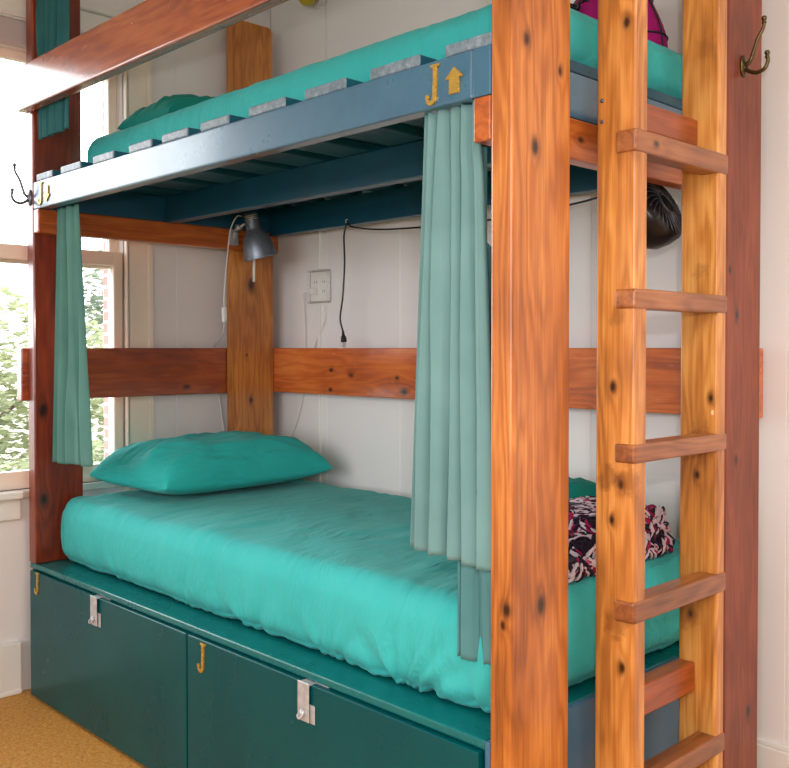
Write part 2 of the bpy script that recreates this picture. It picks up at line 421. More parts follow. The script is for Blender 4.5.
for z in (FZ0, 1.55, FZ1-.05): box(bm, FX0, FX1, -3.258, -3.212, z, z+.05, .003)
obj('fill_window_frame', bm, M_frame, fill_win)
bm = new_bm(); box(bm, FX0, FX1, -3.238, -3.234, FZ0, FZ1, 0); obj('pane', bm, M_glass, fill_win)
bm = new_bm(); box(bm, WX, WX+.022, -3.2, -.012, 0, .178, .004); box(bm, WX, WX+.026, -3.2, -.012, .0, .016, .004); struct('baseboard_left', bm, M_trim)
bm = new_bm(); box(bm, -2.14, 3.0, WY-.016, WY, 0, .153, .003); box(bm, -2.14, 3.0, WY-.010, WY, .153, .166, .003); struct('baseboard_back', bm, M_trim)

# the window
win = bpy.data.objects.new('window_1', None); COL.objects.link(win); win.location = (WX, WO0, WZ0); win['kind'] = 'structure'
bm = new_bm()
CF = WX+.018
box(bm, WX-.01, CF, WO1, .492, .60, 2.33, .003); box(bm, WX-.01, CF+.006, .478, .500, .60, 2.33, .004); box(bm, WX-.01, CF, .397, .404, .70, 2.22, .002)
box(bm, WX-.01, CF, WO0-.10, WO0, .60, 2.33, .003)
obj('window_casing', bm, M_frame, win)
bm = new_bm(); box(bm, WX-.01, CF, WO0-.12, .50, 2.312, 2.40, .003); box(bm, WX-.01, CF+.018, WO0-.14, .515, 2.40, 2.425, .006); box(bm, WX-.01, CF+.01, WO0-.12, .505, 2.318, 2.33, .004)
obj('head_casing', bm, M_trim, win)
bm = new_bm(); box(bm, WX-.07, WX+.045, WO0-.12, -.008, .674, .700, .006); box(bm, WX-.07, CF-.001, -.02, .50, .674, .700, .003); obj('window_sill', bm, M_trim, win)
bm = new_bm(); box(bm, WX-.005, WX+.016, WO0-.10, -.008, .600, .674, .004); obj('apron', bm, M_trim, win)
def sash(z0, z1, x, rb, rt):
    b = new_bm(); S = .036
    box(b, x, x+.032, WO0+S-.001, WO1-S+.001, z0, z0+rb, .002); box(b, x, x+.032, WO0+S-.001, WO1-S+.001, z1-rt, z1, .002)
    box(b, x-.001, x+.033, WO0, WO0+S, z0, z1, .004); box(b, x-.001, x+.033, WO1-S, WO1-.001, z0, z1, .004)
    s = obj('sash', b, M_frame, win)
    g = new_bm(); box(g, x+.014, x+.018, WO0+S-.005, WO1-S+.005, z0+rb-.005, z1-rt+.005, 0); obj('pane', g, M_glass, s)
sash(.70, 1.548, WX-.045, .062, .050)
sash(1.486, 2.225, WX-.080, .062, .03)
bm = new_bm(); box(bm, WX-.12, WX-.04, WO1-.004, WO1+.002, WZ0, WZ1, 0); box(bm, WX-.12, WX-.04, WO0-.002, WO0+.004, WZ0, WZ1, 0); obj('jamb', bm, M_frame, win)
bm = new_bm(); box(bm, WX-.012, CF+.008, WO0, WO1, 2.222, 2.312, .012, 3); 
tag(obj('rolled_blind', bm, paint('mauve grey blind fabric', lin(196, 184, 184), lin(186, 174, 174), .7, 4, .1)), 'mauve grey rolled up blind across the top of the bright window', 'blind')

# outside: lawn, brick reveal, bushes
bm = new_bm(); box(bm, -30, 20, -22, 22, -.35, -.25, 0); struct('garden_lawn', bm, M_grass)
bm = new_bm(); box(bm, -2.70, -2.300, .575, .80, -.25, 3.0, .004); struct('outside_brick_wall', bm, M_brick)
def shrub(name, c, rx, ry, rz, n, mat, label, size=.09, seed=1):
    rnd = random.Random(seed); bm = bmesh.new()
    for i in range(n):
        while True:
            d = Vector((rnd.uniform(-1, 1), rnd.uniform(-1, 1), rnd.uniform(-1, 1)))
            if .25 < d.length < 1: break
        d *= .72+.28*noise.noise(d*2.3+Vector((seed, 0, 0)))+.1
        p = Vector((c[0]+d.x*rx, c[1]+d.y*ry, c[2]+d.z*rz))
        s = size*rnd.uniform(.6, 1.4)
        M = Matrix.Translation(p) @ Matrix.Rotation(rnd.uniform(0, 6.28), 4, 'Z') @ Matrix.Rotation(rnd.uniform(-1.2, 1.2), 4, 'X')
        q = [(-.5*s, 0, 0), (0, -.24*s, .05*s), (.5*s, 0, 0), (0, .24*s, .05*s)]
        bm.faces.new([bm.verts.new(M @ Vector(v)) for v in q])
    root = thing(name, (c[0], c[1], -.25), label, name.split('_')[1])
    obj('foliage', bm, mat, root)
    b2 = new_bm()
    for k in range(4):
        a = k*1.6+seed; tube(b2, [(c[0], c[1], -.27), (c[0]+.1*math.cos(a), c[1]+.1*math.sin(a), c[2]*.4), (c[0]+rx*.5*math.cos(a), c[1]+ry*.5*math.sin(a), c[2]+rz*.3)], lambda t: .045*(1-.8*t), 8)
    obj('stem', b2, M_bark, root)
shrub('garden_bush', (-7.6, 1.6, .7), 1.5, 2.3, 1.25, 9000, M_leaf, 'yellow green bush outside the window beside the dark left post', .10, 3)
shrub('garden_tree', (-9.8, 5.4, 1.5), 1.8, 2.4, 1.6, 9000, M_leaf2, 'grey green tree seen through the panes behind the end rail', .12, 5)
shrub('garden_bush', (-5.6, 2.2, .05), .9, 1.8, .55, 5000, M_leaf, 'low pale bush just outside the bottom of the window', .08, 8)

# ------------------------------------------------------------------ bunk bed frame
bunk = thing('bunk_bed', (-1.05, .5, 0), 'tall built-in bunk bed of orange wooden posts with a slate blue upper platform', 'bunk bed')
POSTTOP = 2.49
p_fr = bx('post', bunk, W_front_post, -.051, 0, 0, .177, 0, POSTTOP, bev=.005)
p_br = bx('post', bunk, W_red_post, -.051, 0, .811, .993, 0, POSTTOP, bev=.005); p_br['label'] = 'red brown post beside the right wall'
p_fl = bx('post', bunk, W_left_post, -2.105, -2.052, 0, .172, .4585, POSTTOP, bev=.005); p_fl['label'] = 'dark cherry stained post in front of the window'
bm = new_bm(); rr_ = .022
prf = [(.803, .4585), (.9945, .4585)] + [(.9945-rr_+rr_*math.cos(t), POSTTOP-rr_+rr_*math.sin(t)) for t in [k*math.pi/12 for k in range(7)]] + [(.803+rr_+rr_*math.cos(t), POSTTOP-rr_+rr_*math.sin(t)) for t in [math.pi/2+k*math.pi/12 for k in range(7)]]
prism(bm, prf, Matrix(((0, 0, 1, -2.100), (1, 0, 0, 0), (0, 1, 0, 0), (0, 0, 0, 1))), .0515, .004)
p_bl = obj('post', bm, W_back_post, bunk)
bx('back_rail', bunk, W_back_rail, -2.145, -.010, .9955, 1.035, 1.010, 1.190, bev=.004)
bx('end_rail', bunk, W_end_rail, -2.144, -2.1055, -.022, .995, 1.010, 1.190, bev=.004)
gr = bx('guard_rail', bunk, W_guard, -2.085, 0, -.0405, -.0005, 1.980, 2.128, bev=.006, seg=3)
bx('cross_beam', bunk, W_beam, -.094, -.0515, 0, .994, 1.572, 1.6545, bev=.004)
bx('cross_beam', bunk, W_beam, -2.0515, -2.012, 0, .994, 1.575, 1.6545, bev=.004)
# blue platform
fr = bx('side_rail', bunk, M_blue, -2.0515, -.0965, 0, .040, 1.655, 1.7465, bev=.005, seg=3)
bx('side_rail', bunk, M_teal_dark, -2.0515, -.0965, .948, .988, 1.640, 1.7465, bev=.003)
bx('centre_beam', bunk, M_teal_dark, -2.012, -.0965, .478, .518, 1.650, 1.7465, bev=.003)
e1 = bx('end_board', bunk, M_blue, -.0955, -.0515, 0, .994, 1.655, 1.7465, bev=.003)
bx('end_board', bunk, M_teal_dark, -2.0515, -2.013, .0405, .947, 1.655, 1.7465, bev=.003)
for i, (a, c) in enumerate([(-2.037, -1.913), (-1.853, -1.712), (-1.631, -1.498), (-1.408, -1.278), (-1.225, -1.092), (-1.030, -.902), (-.817, -.674), (-.601, -.460), (-.384, -.238), (-.170, -.0515)]):
    s = bx('slat', bunk, M_slat, a, c, .004, .990, 1.747, 1.771, bev=.004)
    s.rotation_euler = (0, 0, 0)

# brass letters and arrows
def ribbon(path, w):
    L, R = [], []
    for i, p in enumerate(path):
        a = Vector(path[max(i-1, 0)]); b_ = Vector(path[min(i+1, len(path)-1)]); t = (b_-a).normalized(); n = Vector((-t.y, t.x))
        wi = w(i/(len(path)-1)) if callable(w) else w
        L.append(tuple(Vector(p)+n*wi/2)); R.append(tuple(Vector(p)-n*wi/2))
    return L+R[::-1]
def letter_j(parent, x, z, y, h, flip=1):
    """serif J standing on a surface facing -y; x, z is its middle"""
    b_ = new_bm(); M = Matrix.Translation((x, y, z)) @ Matrix.Rotation(math.pi/2, 4, 'X')
    s = h/.076
    path = [(.008, .034), (.008, .010), (.007, -.018)] + [(-.0035+.0105*math.cos(t), -.024-.0115*math.sin(t)) for t in [.0, .5, 1.0, 1.5, 2.0, 2.5, 2.9]]
    prism(b_, [(a*s, c*s) for a, c in ribbon(path, lambda t: .0108 if t < .35 else .0108-.005*(t-.35))], M, .004, .0008)
    prism(b_, [(a*s, c*s) for a, c in [(-.004, .038), (.020, .038), (.020, .0335), (.013, .031), (.003, .031), (-.004, .0335)]], M, .0041, .0008)
    prism(b_, [((-.0125+.0052*math.cos(t))*s, (-.0225+.0052*math.sin(t))*s) for t in [k*math.pi/8 for k in range(16)]], M, .0046, .001)
    return obj('brass_letter', b_, M_brass, parent)
def arrow(parent, x, z, y, up=1):
    b_ = new_bm(); M = Matrix.Translation((x, y, z)) @ Matrix.Rotation(math.pi/2, 4, 'X')
    P = [(0, .026), (.024, .004), (.013, .004), (.013, -.025), (-.013, -.025), (-.013, .004), (-.024, .004)]
    P = [(a, c*up) for a, c in P]
    if up < 0: P = P[::-1]
    prism(b_, P, M, .004, .0008)
    return obj('brass_arrow', b_, M_brass, parent)
letter_j(fr, -.197, 1.700, -.0003, .076)
arrow(fr, -.139, 1.697, -.0003, 1)
letter_j(fr, -1.992, 1.702, -.0003, .072)
arrow(fr, -1.942, 1.696, -.0003, -1)

# double coat hooks on the posts
def coat_hook(parent, M, mat):
    b_ = new_bm()
    lathe(b_, [(0, .000), (.016, .000), (.016, .003), (.011, .006), (.006, .008), (0, .009)], M @ Matrix.Scale(1.7, 4, (0, 1, 0)) , 20)
    w = lambda L: [tuple(M @ Vector((0, a, c))) for a, c in L]      # (up, out)
    tube(b_, w([(0, .004), (.010, .018), (.030, .026), (.058, .036), (.082, .050), (.100, .052)]), lambda t: .0052-.0014*t, 10)
    tube(b_, w([(-.004, .004), (-.016, .018), (-.022, .036), (-.016, .054), (.000, .062), (.016, .060)]), lambda t: .0054-.0012*t, 10)
    for (a, c, r) in ((.104, .052, .0068), (.020, .060, .0068)):
        lathe(b_, [(0, -r), (r*.7, -r*.7), (r, 0), (r*.7, r*.7), (0, r)], Matrix.Translation(M @ Vector((0, a, c))), 14)
        lathe(b_, [(0, -.003), (r*.8, -.002), (r*.8, .002), (0, .003)], Matrix.Translation(M @ Vector((0, a-.010, c))), 14)
    o = obj('coat_hook', b_, mat, parent)
    for a in (.019, -.019):
        s = new_bm(); lathe(s, [(0, 0), (.0035, 0), (.0028, .0016), (0, .002)], M @ Matrix.Translation((0, a, .0032)), 10)
        obj('screw', s, mat, o)
# local y = up, local z = outwards
coat_hook(p_br, Matrix.Translation((.0003, .888, 1.877)) @ Matrix(((0, 0, 1, 0), (1, 0, 0, 0), (0, 1, 0, 0), (0, 0, 0, 1))), M_antique)
coat_hook(p_fl, Matrix.Translation((-2.076, -.0003, 1.697)) @ Matrix(((1, 0, 0, 0), (0, 0, -1, 0), (0, 1, 0, 0), (0, 0, 0, 1))), M_darkhook)

# ------------------------------------------------------------------ ladder
lad = thing('ladder', (.045, .445, 0), 'golden wooden ladder fixed upright to the right end of the bunk bed', 'ladder')
s1 = bx('stile', lad, W_stile_a, 0.0008, .090, .262, .305, 0, 2.55, bev=.005, seg=3)
s2 = bx('stile', lad, W_stile_b, 0.0008, .090, .592, .630, 0, 2.55, bev=.005, seg=3)
for z in (1.677, 1.636):
    s_ = new_bm(); lathe(s_, [(0, 0), (.0045, 0), (.004, .0015), (0, .002)], Matrix.Translation((.014, .2619, z)) @ Matrix.Rotation(math.pi/2, 4, 'X'), 12)
    obj('screw', s_, M_darkhook, s1)
for (z0, z1) in ((1.568, 1.612), (1.266, 1.305), (.966, 1.004), (.655, .698), (.300, .343)):
    bx('rung', lad, W_rung, .046, .094, .2575, .6310, z0, z1, bev=.006, seg=3)
bx('cleat', lad, W_block, 0.001, .042, .3055, .5915, 1.632, 1.690, bev=.004)
bx('cleat', lad, W_block, 0.001, .042, .3055, .5915, .430, .495, bev=.004)

# ------------------------------------------------------------------ storage base
sto = thing('storage_chest', (-1.08, .5, 0), 'long dark green painted storage chest under the lower mattress with two drop doors', 'storage chest')
bx('body', sto, M_box, -2.100, -.064, .010, .992, .004, .438, bev=.002)
bx('lid', sto, M_lid, -2.106, -.065, .003, .994, .4385, .4575, bev=.0045, seg=3)
ep = bx('end_panel', sto, M_slate, -.0635, -.0515, .001, .992, .004, .4575, bev=.002); ep['label'] = 'slate blue end panel'
d1 = bx('door', sto, M_box, -2.078, -1.088, -.009, .0095, .012, .4365, bev=.0035, seg=3)
d2 = bx('door', sto, M_box, -1.081, -.072, -.009, .0095, .012, .4365, bev=.0035, seg=3)
letter_j(d1, -2.020, .402, -.0093, .074)
letter_j(d2, -1.010, .392, -.0093, .076)
def hasp(parent, x):
    M0 = Matrix.Translation((x, .013, 0))
    b_ = new_bm()
    # staple plate screwed to the door face
    box(b_, .010-.012, .034, -.0245, -.0222, .350, .392, .001, 1, M0)
    obj('hasp_plate', b_, M_steel, parent)
    b_ = new_bm()
    box(b_, -.020, .020, -.0305, -.0270, .352, .4400, .0012, 1, M0)      # hanging strap
    box(b_, -.020, .020, -.0290, -.0012, .4345, .4372, .0010, 1, M0)     # fold over the door edge
    box(b_, .012, .060, -.0035, -.0010, .4390, .4555, .0010, 1, M0)     # hinge leaf on the lid edge
    tube(b_, [(x+.018, .008, .4385), (x+.062, .008, .4385)], .0032, 8, False)
    obj('hasp_strap', b_, M_steel, parent)
    b_ = new_bm()
    lathe(b_, [(.0, 0), (.0085, 0), (.009, .004), (.0065, .008), (.004, .0095), (0, .010)], Matrix.Translation((x+.001, -.0170, .371)) @ Matrix.Rotation(math.pi/2, 4, 'X'), 18)
    tube(b_, [(x-.007, -.021, .369), (x-.008, -.027, .366), (x+.0, -.030, .361), (x+.007, -.027, .366), (x+.006, -.021, .371)], .0018, 8)
    obj('hasp_knob', b_, M_steel, parent)
hasp(d1, -1.598); hasp(d2, -.583)

# ------------------------------------------------------------------ mattresses with fitted sheets
def ridged(x, y, z): return 1-abs(noise.noise(Vector((x, y, z)))*2)
def mattress(name, x0, x1, y0, y1, z0, z1, seed, gathers, fold=1., label='', crown=.0):
    def disp(p, n):
        u = (p.x-x0)/(x1-x0); h = (p.z-z0)/(z1-z0); s = seed*7.3
        o = Vector((0, 0, 0))
        # soft body: sides swell, top crowns
        side = 1-abs(n.z)
        o += Vector((n.x, n.y, 0))*((.010 if fold > .5 else .006)*math.sin(math.pi*min(max(h, 0), 1))*side)
        if n.z > .5: o.z += crown*math.sin(math.pi*u)*math.sin(math.pi*(p.y-y0)/(y1-y0))+.004*noise.noise(p*2.1+Vector((s, 0, 0)))
        # broad folds of the sheet
        a = p.x if abs(n.y) >= abs(n.x) else p.y
        q = .35+.9*max(0, noise.noise(Vector((a*2.3+s, p.y*1.5, 5)))+.25)
        w = .0046*ridged(a*6+s+p.z*3, p.z*1.2+p.y*2.0, s)*fold*q
        w += .0046*q*ridged(a*18+p.z*7+s, p.z*1.8+p.y*3, s+3)*fold + .0020*q*ridged(a*60+p.z*9, p.z*5+p.y*9, s+8)*fold
        # fan shaped gathers running up from the tucked hem
        if n.y < -.05:
            for (gx_, gz, ln, amp, cnt, lean) in gathers:
                dx, dz = p.x-gx_, (p.z-gz)+.6*max(0, p.y-y0)
                r = math.hypot(dx, dz)
                if r < ln*2.6:
                    th = math.atan2(dx-lean*dz, dz+.02)
                    w += amp*math.cos(th*cnt+gx_*9+r*6)*math.exp(-(r/ln)**2)*min(1, r/.04)
        # puckers along the elastic hem
        hem = math.exp(-max(0, h)*9)
        w += hem*.0040*ridged(a*44+s, s, p.z*6)*fold
        o += n*(w-.003)
        if h < .15 and side > .3: o.z += .010*noise.noise(Vector((a*7, s, 0)))*(1-h/.15); o -= Vector((n.x, n.y, 0))*.012*(1-h/.15)
        # soft diagonal creases over the top
        if n.z > .5:
            o.z += .0050*ridged(p.x*5+p.y*3.5+s, p.y*2.2-p.x*.8, s)*fold+.0028*ridged(p.x*17+p.y*6+s, p.y*3.2-p.x*2, s+4)*fold*math.exp(-max(0, p.y-y0)*4)
        return o
    b_ = dense_box(x0, x1, y0, y1, z0, z1, .050, .0100, disp)
    for v in b_.verts:
        if v.co.z < z0+.0015: v.co.z = z0+.0015
    o = obj(name, b_, M_sheet); return o
g_low = [(-.36, .46, .16, .0090, 13, .5), (-.62, .46, .12, .0050, 11, .3), (-.93, .465, .12, .0060, 7, .0), (-1.25, .465, .10, .0040, 7, .2), (-.14, .46, .15, .0070, 11, .8), (-1.62, .465, .10, .0040, 7, .1)]
m1 = mattress('mattress', -2.045, -.088, .078, 1.000, .4585, .672, 1, g_low, 1., crown=.010)
tag(m1, 'lower bunk mattress in a bright teal fitted sheet on the green chest', 'mattress')
m2 = mattress('mattress', -1.990, -.075, .150, .985, 1.7725, 1.908, 2, [], .4, crown=.008)
tag(m2, 'upper bunk mattress in a teal fitted sheet on the blue slats', 'mattress')
# post-side notch: the sheet slips behind the front left post, corner turned up
def pillow(name, mat, c, hx, hy, t, rot=(0, 0, 0), seed=0, flat=.25, label='', creases=1.9):
    """c is the underside middle; hx, hy half sizes; t height"""
    b_ = bmesh.new(); NU, NV = 72, 96; g = {}
    M = Matrix.Translation(c) @ Matrix.Rotation(rot[2], 4, 'Z') @ Matrix.Rotation(rot[1], 4, 'Y') @ Matrix.Rotation(rot[0], 4, 'X')
    for side in (1, -1):
        for i in range(NU+1):
            for j in range(NV+1):
                u = -1+2*i/NU; v = -1+2*j/NV
                edge = i in (0, NU) or j in (0, NV)
                if edge and side == -1: g[(side, i, j)] = g[(1, i, j)]; continue
                uu = math.sin(u*math.pi/2); vv = math.sin(v*math.pi/2)
                prof = ((1-abs(uu)**3.4)*(1-abs(vv)**3.4))**.42
                x = hx*uu*(1-.07*(1-vv*vv)*abs(uu)); y = hy*vv*(1-.05*(1-uu*uu)*abs(vv))
                lump = 1+.13*noise.noise(Vector((uu*1.4+seed, vv*1.6, 1)))
                zz = t*(1-flat)*prof*lump if side == 1 else -t*flat*prof
                if side == 1:
                    k = min(1, (1-abs(uu))*5)*min(1, (1-abs(vv))*5)
                    zz += .0080*creases*ridged(uu*2.6+seed, vv*1.5+seed+uu*1.2, seed)*(.3+.7*k)*(prof**.5)
                    zz += .0040*creases*ridged(uu*8.0+seed-vv*1.2, vv*1.8+uu, seed+5)*(prof**.5)
                    zz += .0020*ridged(uu*19-vv*2, vv*3.2, seed+9)*(prof**.5)
                zz += t*flat
                g[(side, i, j)] = b_.verts.new(M @ Vector((x, y, zz)))
    for side in (1, -1):
        for i in range(NU):
            for j in range(NV):
                q = [g[(side, i, j)], g[(side, i+1, j)], g[(side, i+1, j+1)], g[(side, i, j+1)]]
                if side == -1: q.reverse()
                try: b_.faces.new(q)
                except ValueError: pass
    for f in b_.faces: f.smooth = True
    return tag(obj(name, b_, mat), label, 'pillow')
pillow('pillow', M_sheet2, (-1.838, .572, .690), .240, .362, .170, (0, 0, .05), 2.3, .30, 'plump teal pillow at the window end of the lower bunk')
pillow('pillow', M_sheet3, (-.560, .800, .693), .160, .190, .118, (0, 0, 0), 7.1, .25, 'teal pillow behind the patterned blanket on the lower bunk')
pillow('pillow', M_sheet3, (-1.735, .500, 1.914), .170, .270, .105, (0, 0, 0), 4.4, .22, 'teal pillow on the upper bunk near the window')

# knitted blanket: folded slabs with yarn laid over
bl = thing('folded_blanket', (-.24, .57, .69), 'folded chunky knit blanket in black, pale lilac and magenta on the lower bunk', 'blanket')
m_y1 = cloth('pale lilac yarn', lin(214, 198, 206), lin(190, 172, 184), .4, 400)
m_y2 = cloth('near black yarn', lin(30, 20, 34), lin(44, 32, 50), .3, 400)
m_y3 = cloth('magenta yarn', lin(170, 30, 84), lin(140, 20, 70), .3, 400)
BX0, BX1, BY0, BY1 = -.400, -.125, .300, .805
def bl_disp(p, n):
    return n*(.006*noise.noise(p*14)+.004*noise.noise(p*40)) + Vector((0, 0, .010*noise.noise(Vector((p.x*5, p.y*5, 0)))))
zb = .687
bm = new_bm()
for k in range(3):
    b_ = dense_box(BX0+.012*k, BX1-.010*k, BY0+(.010, .120, .200)[k], BY1-.008*k, zb+.034*k, zb+.034*k+.036, .0165, .011, bl_disp)
    merge(bm, b_, True)
obj('knit_layers', bm, m_y2, bl)
rnd = random.Random(11); yb = bmesh.new()
def yarn(p, d, nrm, L, r, mat):
    side = d.cross(nrm).normalized()
    pts = [p-d*L*.5-nrm*.003, p-d*L*.2+nrm*.0035+side*.002, p+d*L*.2+nrm*.0035-side*.002, p+d*L*.5-nrm*.003]
    tube(yb, pts, lambda t: r*math.sin(math.pi*(.12+.76*t))**.5, 6, True, 3, mat)
for k in range(3):
    x0_, x1_, y0_, y1_ = BX0+.012*k, BX1-.010*k, BY0+(.010, .120, .200)[k]+.0, BY1-.008*k; z0_ = zb+.034*k
    def row(face, n):
        for i in range(n):
            t = rnd.uniform(.05, .95)
            if face == 'x': p = Vector((x1_-.001, y0_+(y1_-y0_)*t, z0_+.006+rnd.random()*.026)); nn = Vector((1, 0, .15)); ph = t*(y1_-y0_)
            elif face == 'y': p = Vector((x0_+(x1_-x0_)*t, y0_+.001, z0_+.006+rnd.random()*.026)); nn = Vector((0, -1, .15)); ph = t*(x1_-x0_)
            else: p = Vector((x0_+(x1_-x0_)*rnd.uniform(.06, .94), y0_+(y1_-y0_)*rnd.uniform(.05, .95), z0_+.036)); nn = Vector((0, 0, 1)); ph = p.y+p.x
            zig = 1 if (int(ph/.045)+k) % 2 else -1
            if face == 'x': d = Vector((0, .8, zig*.75))
            elif face == 'y': d = Vector((.8, 0, zig*.75))
            else: d = Vector((.9, zig*.8, 0))
            d = (d+Vector([rnd.uniform(-.25, .25) for _ in range(3)])).normalized()
            band = math.sin(ph*38+k*2.1+p.z*90)
            q = rnd.random()
            mt = 0 if q < .44+.22*band else (2 if q < .58+.18*band else 1)
            yarn(p, d, nn.normalized(), rnd.uniform(.024, .046), rnd.uniform(.0030, .0050), mt)
    row('x', 210); row('y', 90)
    if k >= 1: row('z', 420)
for f in yb.faces: f.smooth = True
y_ = obj('yarn', yb, [m_y1, m_y2, m_y3], bl); y_['kind'] = 'stuff'

# ------------------------------------------------------------------ curtains
def curtain(name, mat, xt, xb, y0, zt, zb_, nf, at, ab, seed, label, hemdip=0., edge=None, pinch=None, yb_=None):
    b_ = bmesh.new(); NU, NV = 34*nf, 90; G = []
    rnd = random.Random(seed)
    ph = [rnd.uniform(-.9, .9) for _ in range(nf*2+2)]; am = [rnd.uniform(.4, 1.2) for _ in range(nf+2)]
    for j in range(NV+1):
        v = j/NV; row = []
        xa = xt[0]+(xb[0]-xt[0])*v; xc = xt[1]+(xb[1]-xt[1])*v
        if edge: xa, xc = edge(v, xa, xc)
        amp = at+(ab-at)*min(1, v*1.3)
        yc = y0+((yb_ if yb_ is not None else y0)-y0)*v
        for i in range(NU+1):
            u = i/NU; f = u*nf; k = min(int(f), nf-1)
            drift = .5*noise.noise(Vector((k*3.1+seed, v*1.6, 0)))+ph[k]*.3
            a = 2*math.pi*(f+drift*math.sin(math.pi*(f-k)))
            s = math.sin(a); s = math.copysign(abs(s)**.75, s)
            ak = am[k]*(1-(f-k))+am[k+1]*(f-k)
            y = yc+amp*ak*s+.003*noise.noise(Vector((u*9, v*3, seed)))*v
            x = xa+(xc-xa)*u+amp*.45*math.sin(2*a+1)*ak
            z = zt+(zb_-zt)*v-hemdip*v*u+.0015*math.sin(a*1.7)
            row.append(b_.verts.new((x, y, z)))
        G.append(row)
    for j in range(NV):
        for i in range(NU): b_.faces.new((G[j][i], G[j+1][i], G[j+1][i+1], G[j][i+1]))
    for f in b_.faces: f.smooth = True
    o = obj(name, b_, mat); tag(o, label, 'curtain')
    md = o.modifiers.new('thickness', 'SOLIDIFY'); md.thickness = .0014; md.offset = 0
    return o
def e_right(v, a, c):
    t = min(1, max(0, (v-.09)/.06)); return a, -.0990*(1-t)+c*t
curtain('curtain', M_curtain, (-.246, -.099), (-.292, -.060), .024, 1.6540, .786, 5, .009, .019, 3,
        'pale grey green curtain hanging beside the orange front post, the large one', .012, e_right)
curtain('curtain', M_curtain3, (-.180, -.112), (-.190, -.055), .060, 1.6540, .575, 3, .006, .013, 9,
        'longer blue grey curtain showing only below the hem of the large curtain', -.006, lambda v, a, c: (a, c if v > .25 else -.112))
curtain('curtain', M_curtain2, (-1.985, -1.825), (-2.040, -1.740), .052, 1.6540, .802, 3, .010, .023, 21,
        'narrow dusky green curtain hanging on the lower bunk against the dark left post', -.012)
curtain('curtain', M_curtain4, (-2.046, -1.800), (-2.046, -1.812), .0145, 2.46, 1.888, 5, .011, .013, 31,
        'dark petrol curtain hanging behind the top guard board on the upper bunk', 0)

# ------------------------------------------------------------------ clip lamp
def look(z, x=None):
    z = Vector(z).normalized(); x = Vector((1, 0, 0)) if abs(z.x) < .9 else Vector((0, 1, 0))
    y = z.cross(x).normalized(); x = y.cross(z); return Matrix((x, y, z)).transposed().to_4x4()
lamp = thing('clip_lamp', (-1.99, .80, 1.655), 'small grey metal clip lamp clamped to the beam above the pillow', 'lamp')
neck = Vector((-1.950, .808, 1.714)); mouth = Vector((-1.938, .852, 1.540))
ax = (mouth-neck).normalized(); L = (mouth-neck).length
Ml = Matrix.Translation(neck) @ look(ax)
bm = new_bm()
lathe(bm, [(0, 0), (.024, 0), (.027, .004), (.028, .020), (.029, .060), (.031, .068), (.040, .078), (.050, .094), (.057, .118), (.0630, .150), (.0650, L-.004), (.0660, L), (.0630, L), (.0600, .148), (.055, .118), (.047, .096), (.034, .080), (.012, .070), (0, .069)], Ml, 40)
sh = obj('lamp_shade', bm, M_lamp, lamp)
bm = new_bm(); 
for k in range(3): lathe(bm, [(.0285, .008+.007*k), (.0300, .0095+.007*k), (.0300, .0115+.007*k), (.0285, .013+.007*k)], Ml, 32)
obj('collar', bm, M_lampin, sh)
bm = new_bm(); lathe(bm, [(0, .074), (.014, .080), (.018, .098), (.026, .118), (.029, .138), (.022, .156), (.008, .162), (0, .163)], Ml, 24)
obj('bulb', bm, M_white, lamp)
bm = new_bm()
tube(bm, [(-2.008, .775, 1.640), (-1.995, .775, 1.650), (-1.975, .785, 1.662), (-1.965, .795, 1.672)], .006, 10)
lathe(bm, [(0, -.012), (.011, -.012), (.011, .012), (0, .012)], Matrix.Translation((-1.982, .778, 1.657)) @ look((0, 1, 0)), 16)
obj('swivel', bm, M_steel, lamp)
bm = new_bm(); box(bm, -2.0110, -2.003, .752, .792, 1.590, 1.650, .002); box(bm, -2.003, -1.990, .762, .782, 1.612, 1.642, .004)
obj('clamp', bm, M_steel, lamp)
bm = new_bm(); tube(bm, [(-1.948, .826, 1.556), (-1.9485, .8255, 1.448)], .0048, 10, False); obj('pull_stick', bm, M_white, lamp)
bm = new_bm()
tube(bm, [(-1.968, .782, 1.700), (-1.965, .757, 1.695), (-1.975, .735, 1.64), (-1.985, .725, 1.52), (-1.99, .716, 1.40), (-1.99, .716, 1.345)], .0024, 8)
tube(bm, [(-1.99, .716, 1.290), (-2.03, .735, 1.245), (-2.10, .760, 1.215), (-2.1525, .774, 1.195), (-2.1545, .785, 1.10), (-2.1545, .800, 1.00), (-2.1545, .822, .86), (-2.150, .84, .72)], .0024, 8)
cd = obj('cord', bm, M_white, lamp)
bm = new_bm(); box(bm, -1.998, -1.982, .707, .725, 1.288, 1.347, .005, 3); obj('cord_switch', bm, M_white, cd)

# ------------------------------------------------------------------ outlet, raceway, cords on the back wall
out = thing('wall_outlet', (-1.833, WY, 1.434), 'square double wall outlet under a clear cover on the back wall', 'outlet')
bm = new_bm(); box(bm, -1.894, -1.772, WY-.006, WY-.0002, 1.374, 1.494, .002); obj('face_plate', bm, M_white, out)
for cx in (-1.858, -1.808):
    b_ = new_bm(); box(b_, cx-.017, cx+.017, WY-.0085, WY-.0058, 1.394, 1.474, .002); r_ = obj('receptacle', b_, M_white, out)
    for zc in (1.415, 1.453):
        for dx in (-.006, .006):
            b_ = new_bm(); box(b_, cx+dx-.0012, cx+dx+.0012, WY-.0092, WY-.0084, zc-.005, zc+.005, 0); obj('slot', b_, M_socket, r_)
bm = new_bm()
for (a, b1, c_, d_) in ((-1.900, -1.892, 1.368, 1.500), (-1.774, -1.766, 1.368, 1.500), (-1.893, -1.773, 1.368, 1.376), (-1.893, -1.773, 1.492, 1.500)):
    box(bm, a, b1, WY-.022, WY-.0062, c_, d_, .001, 1)
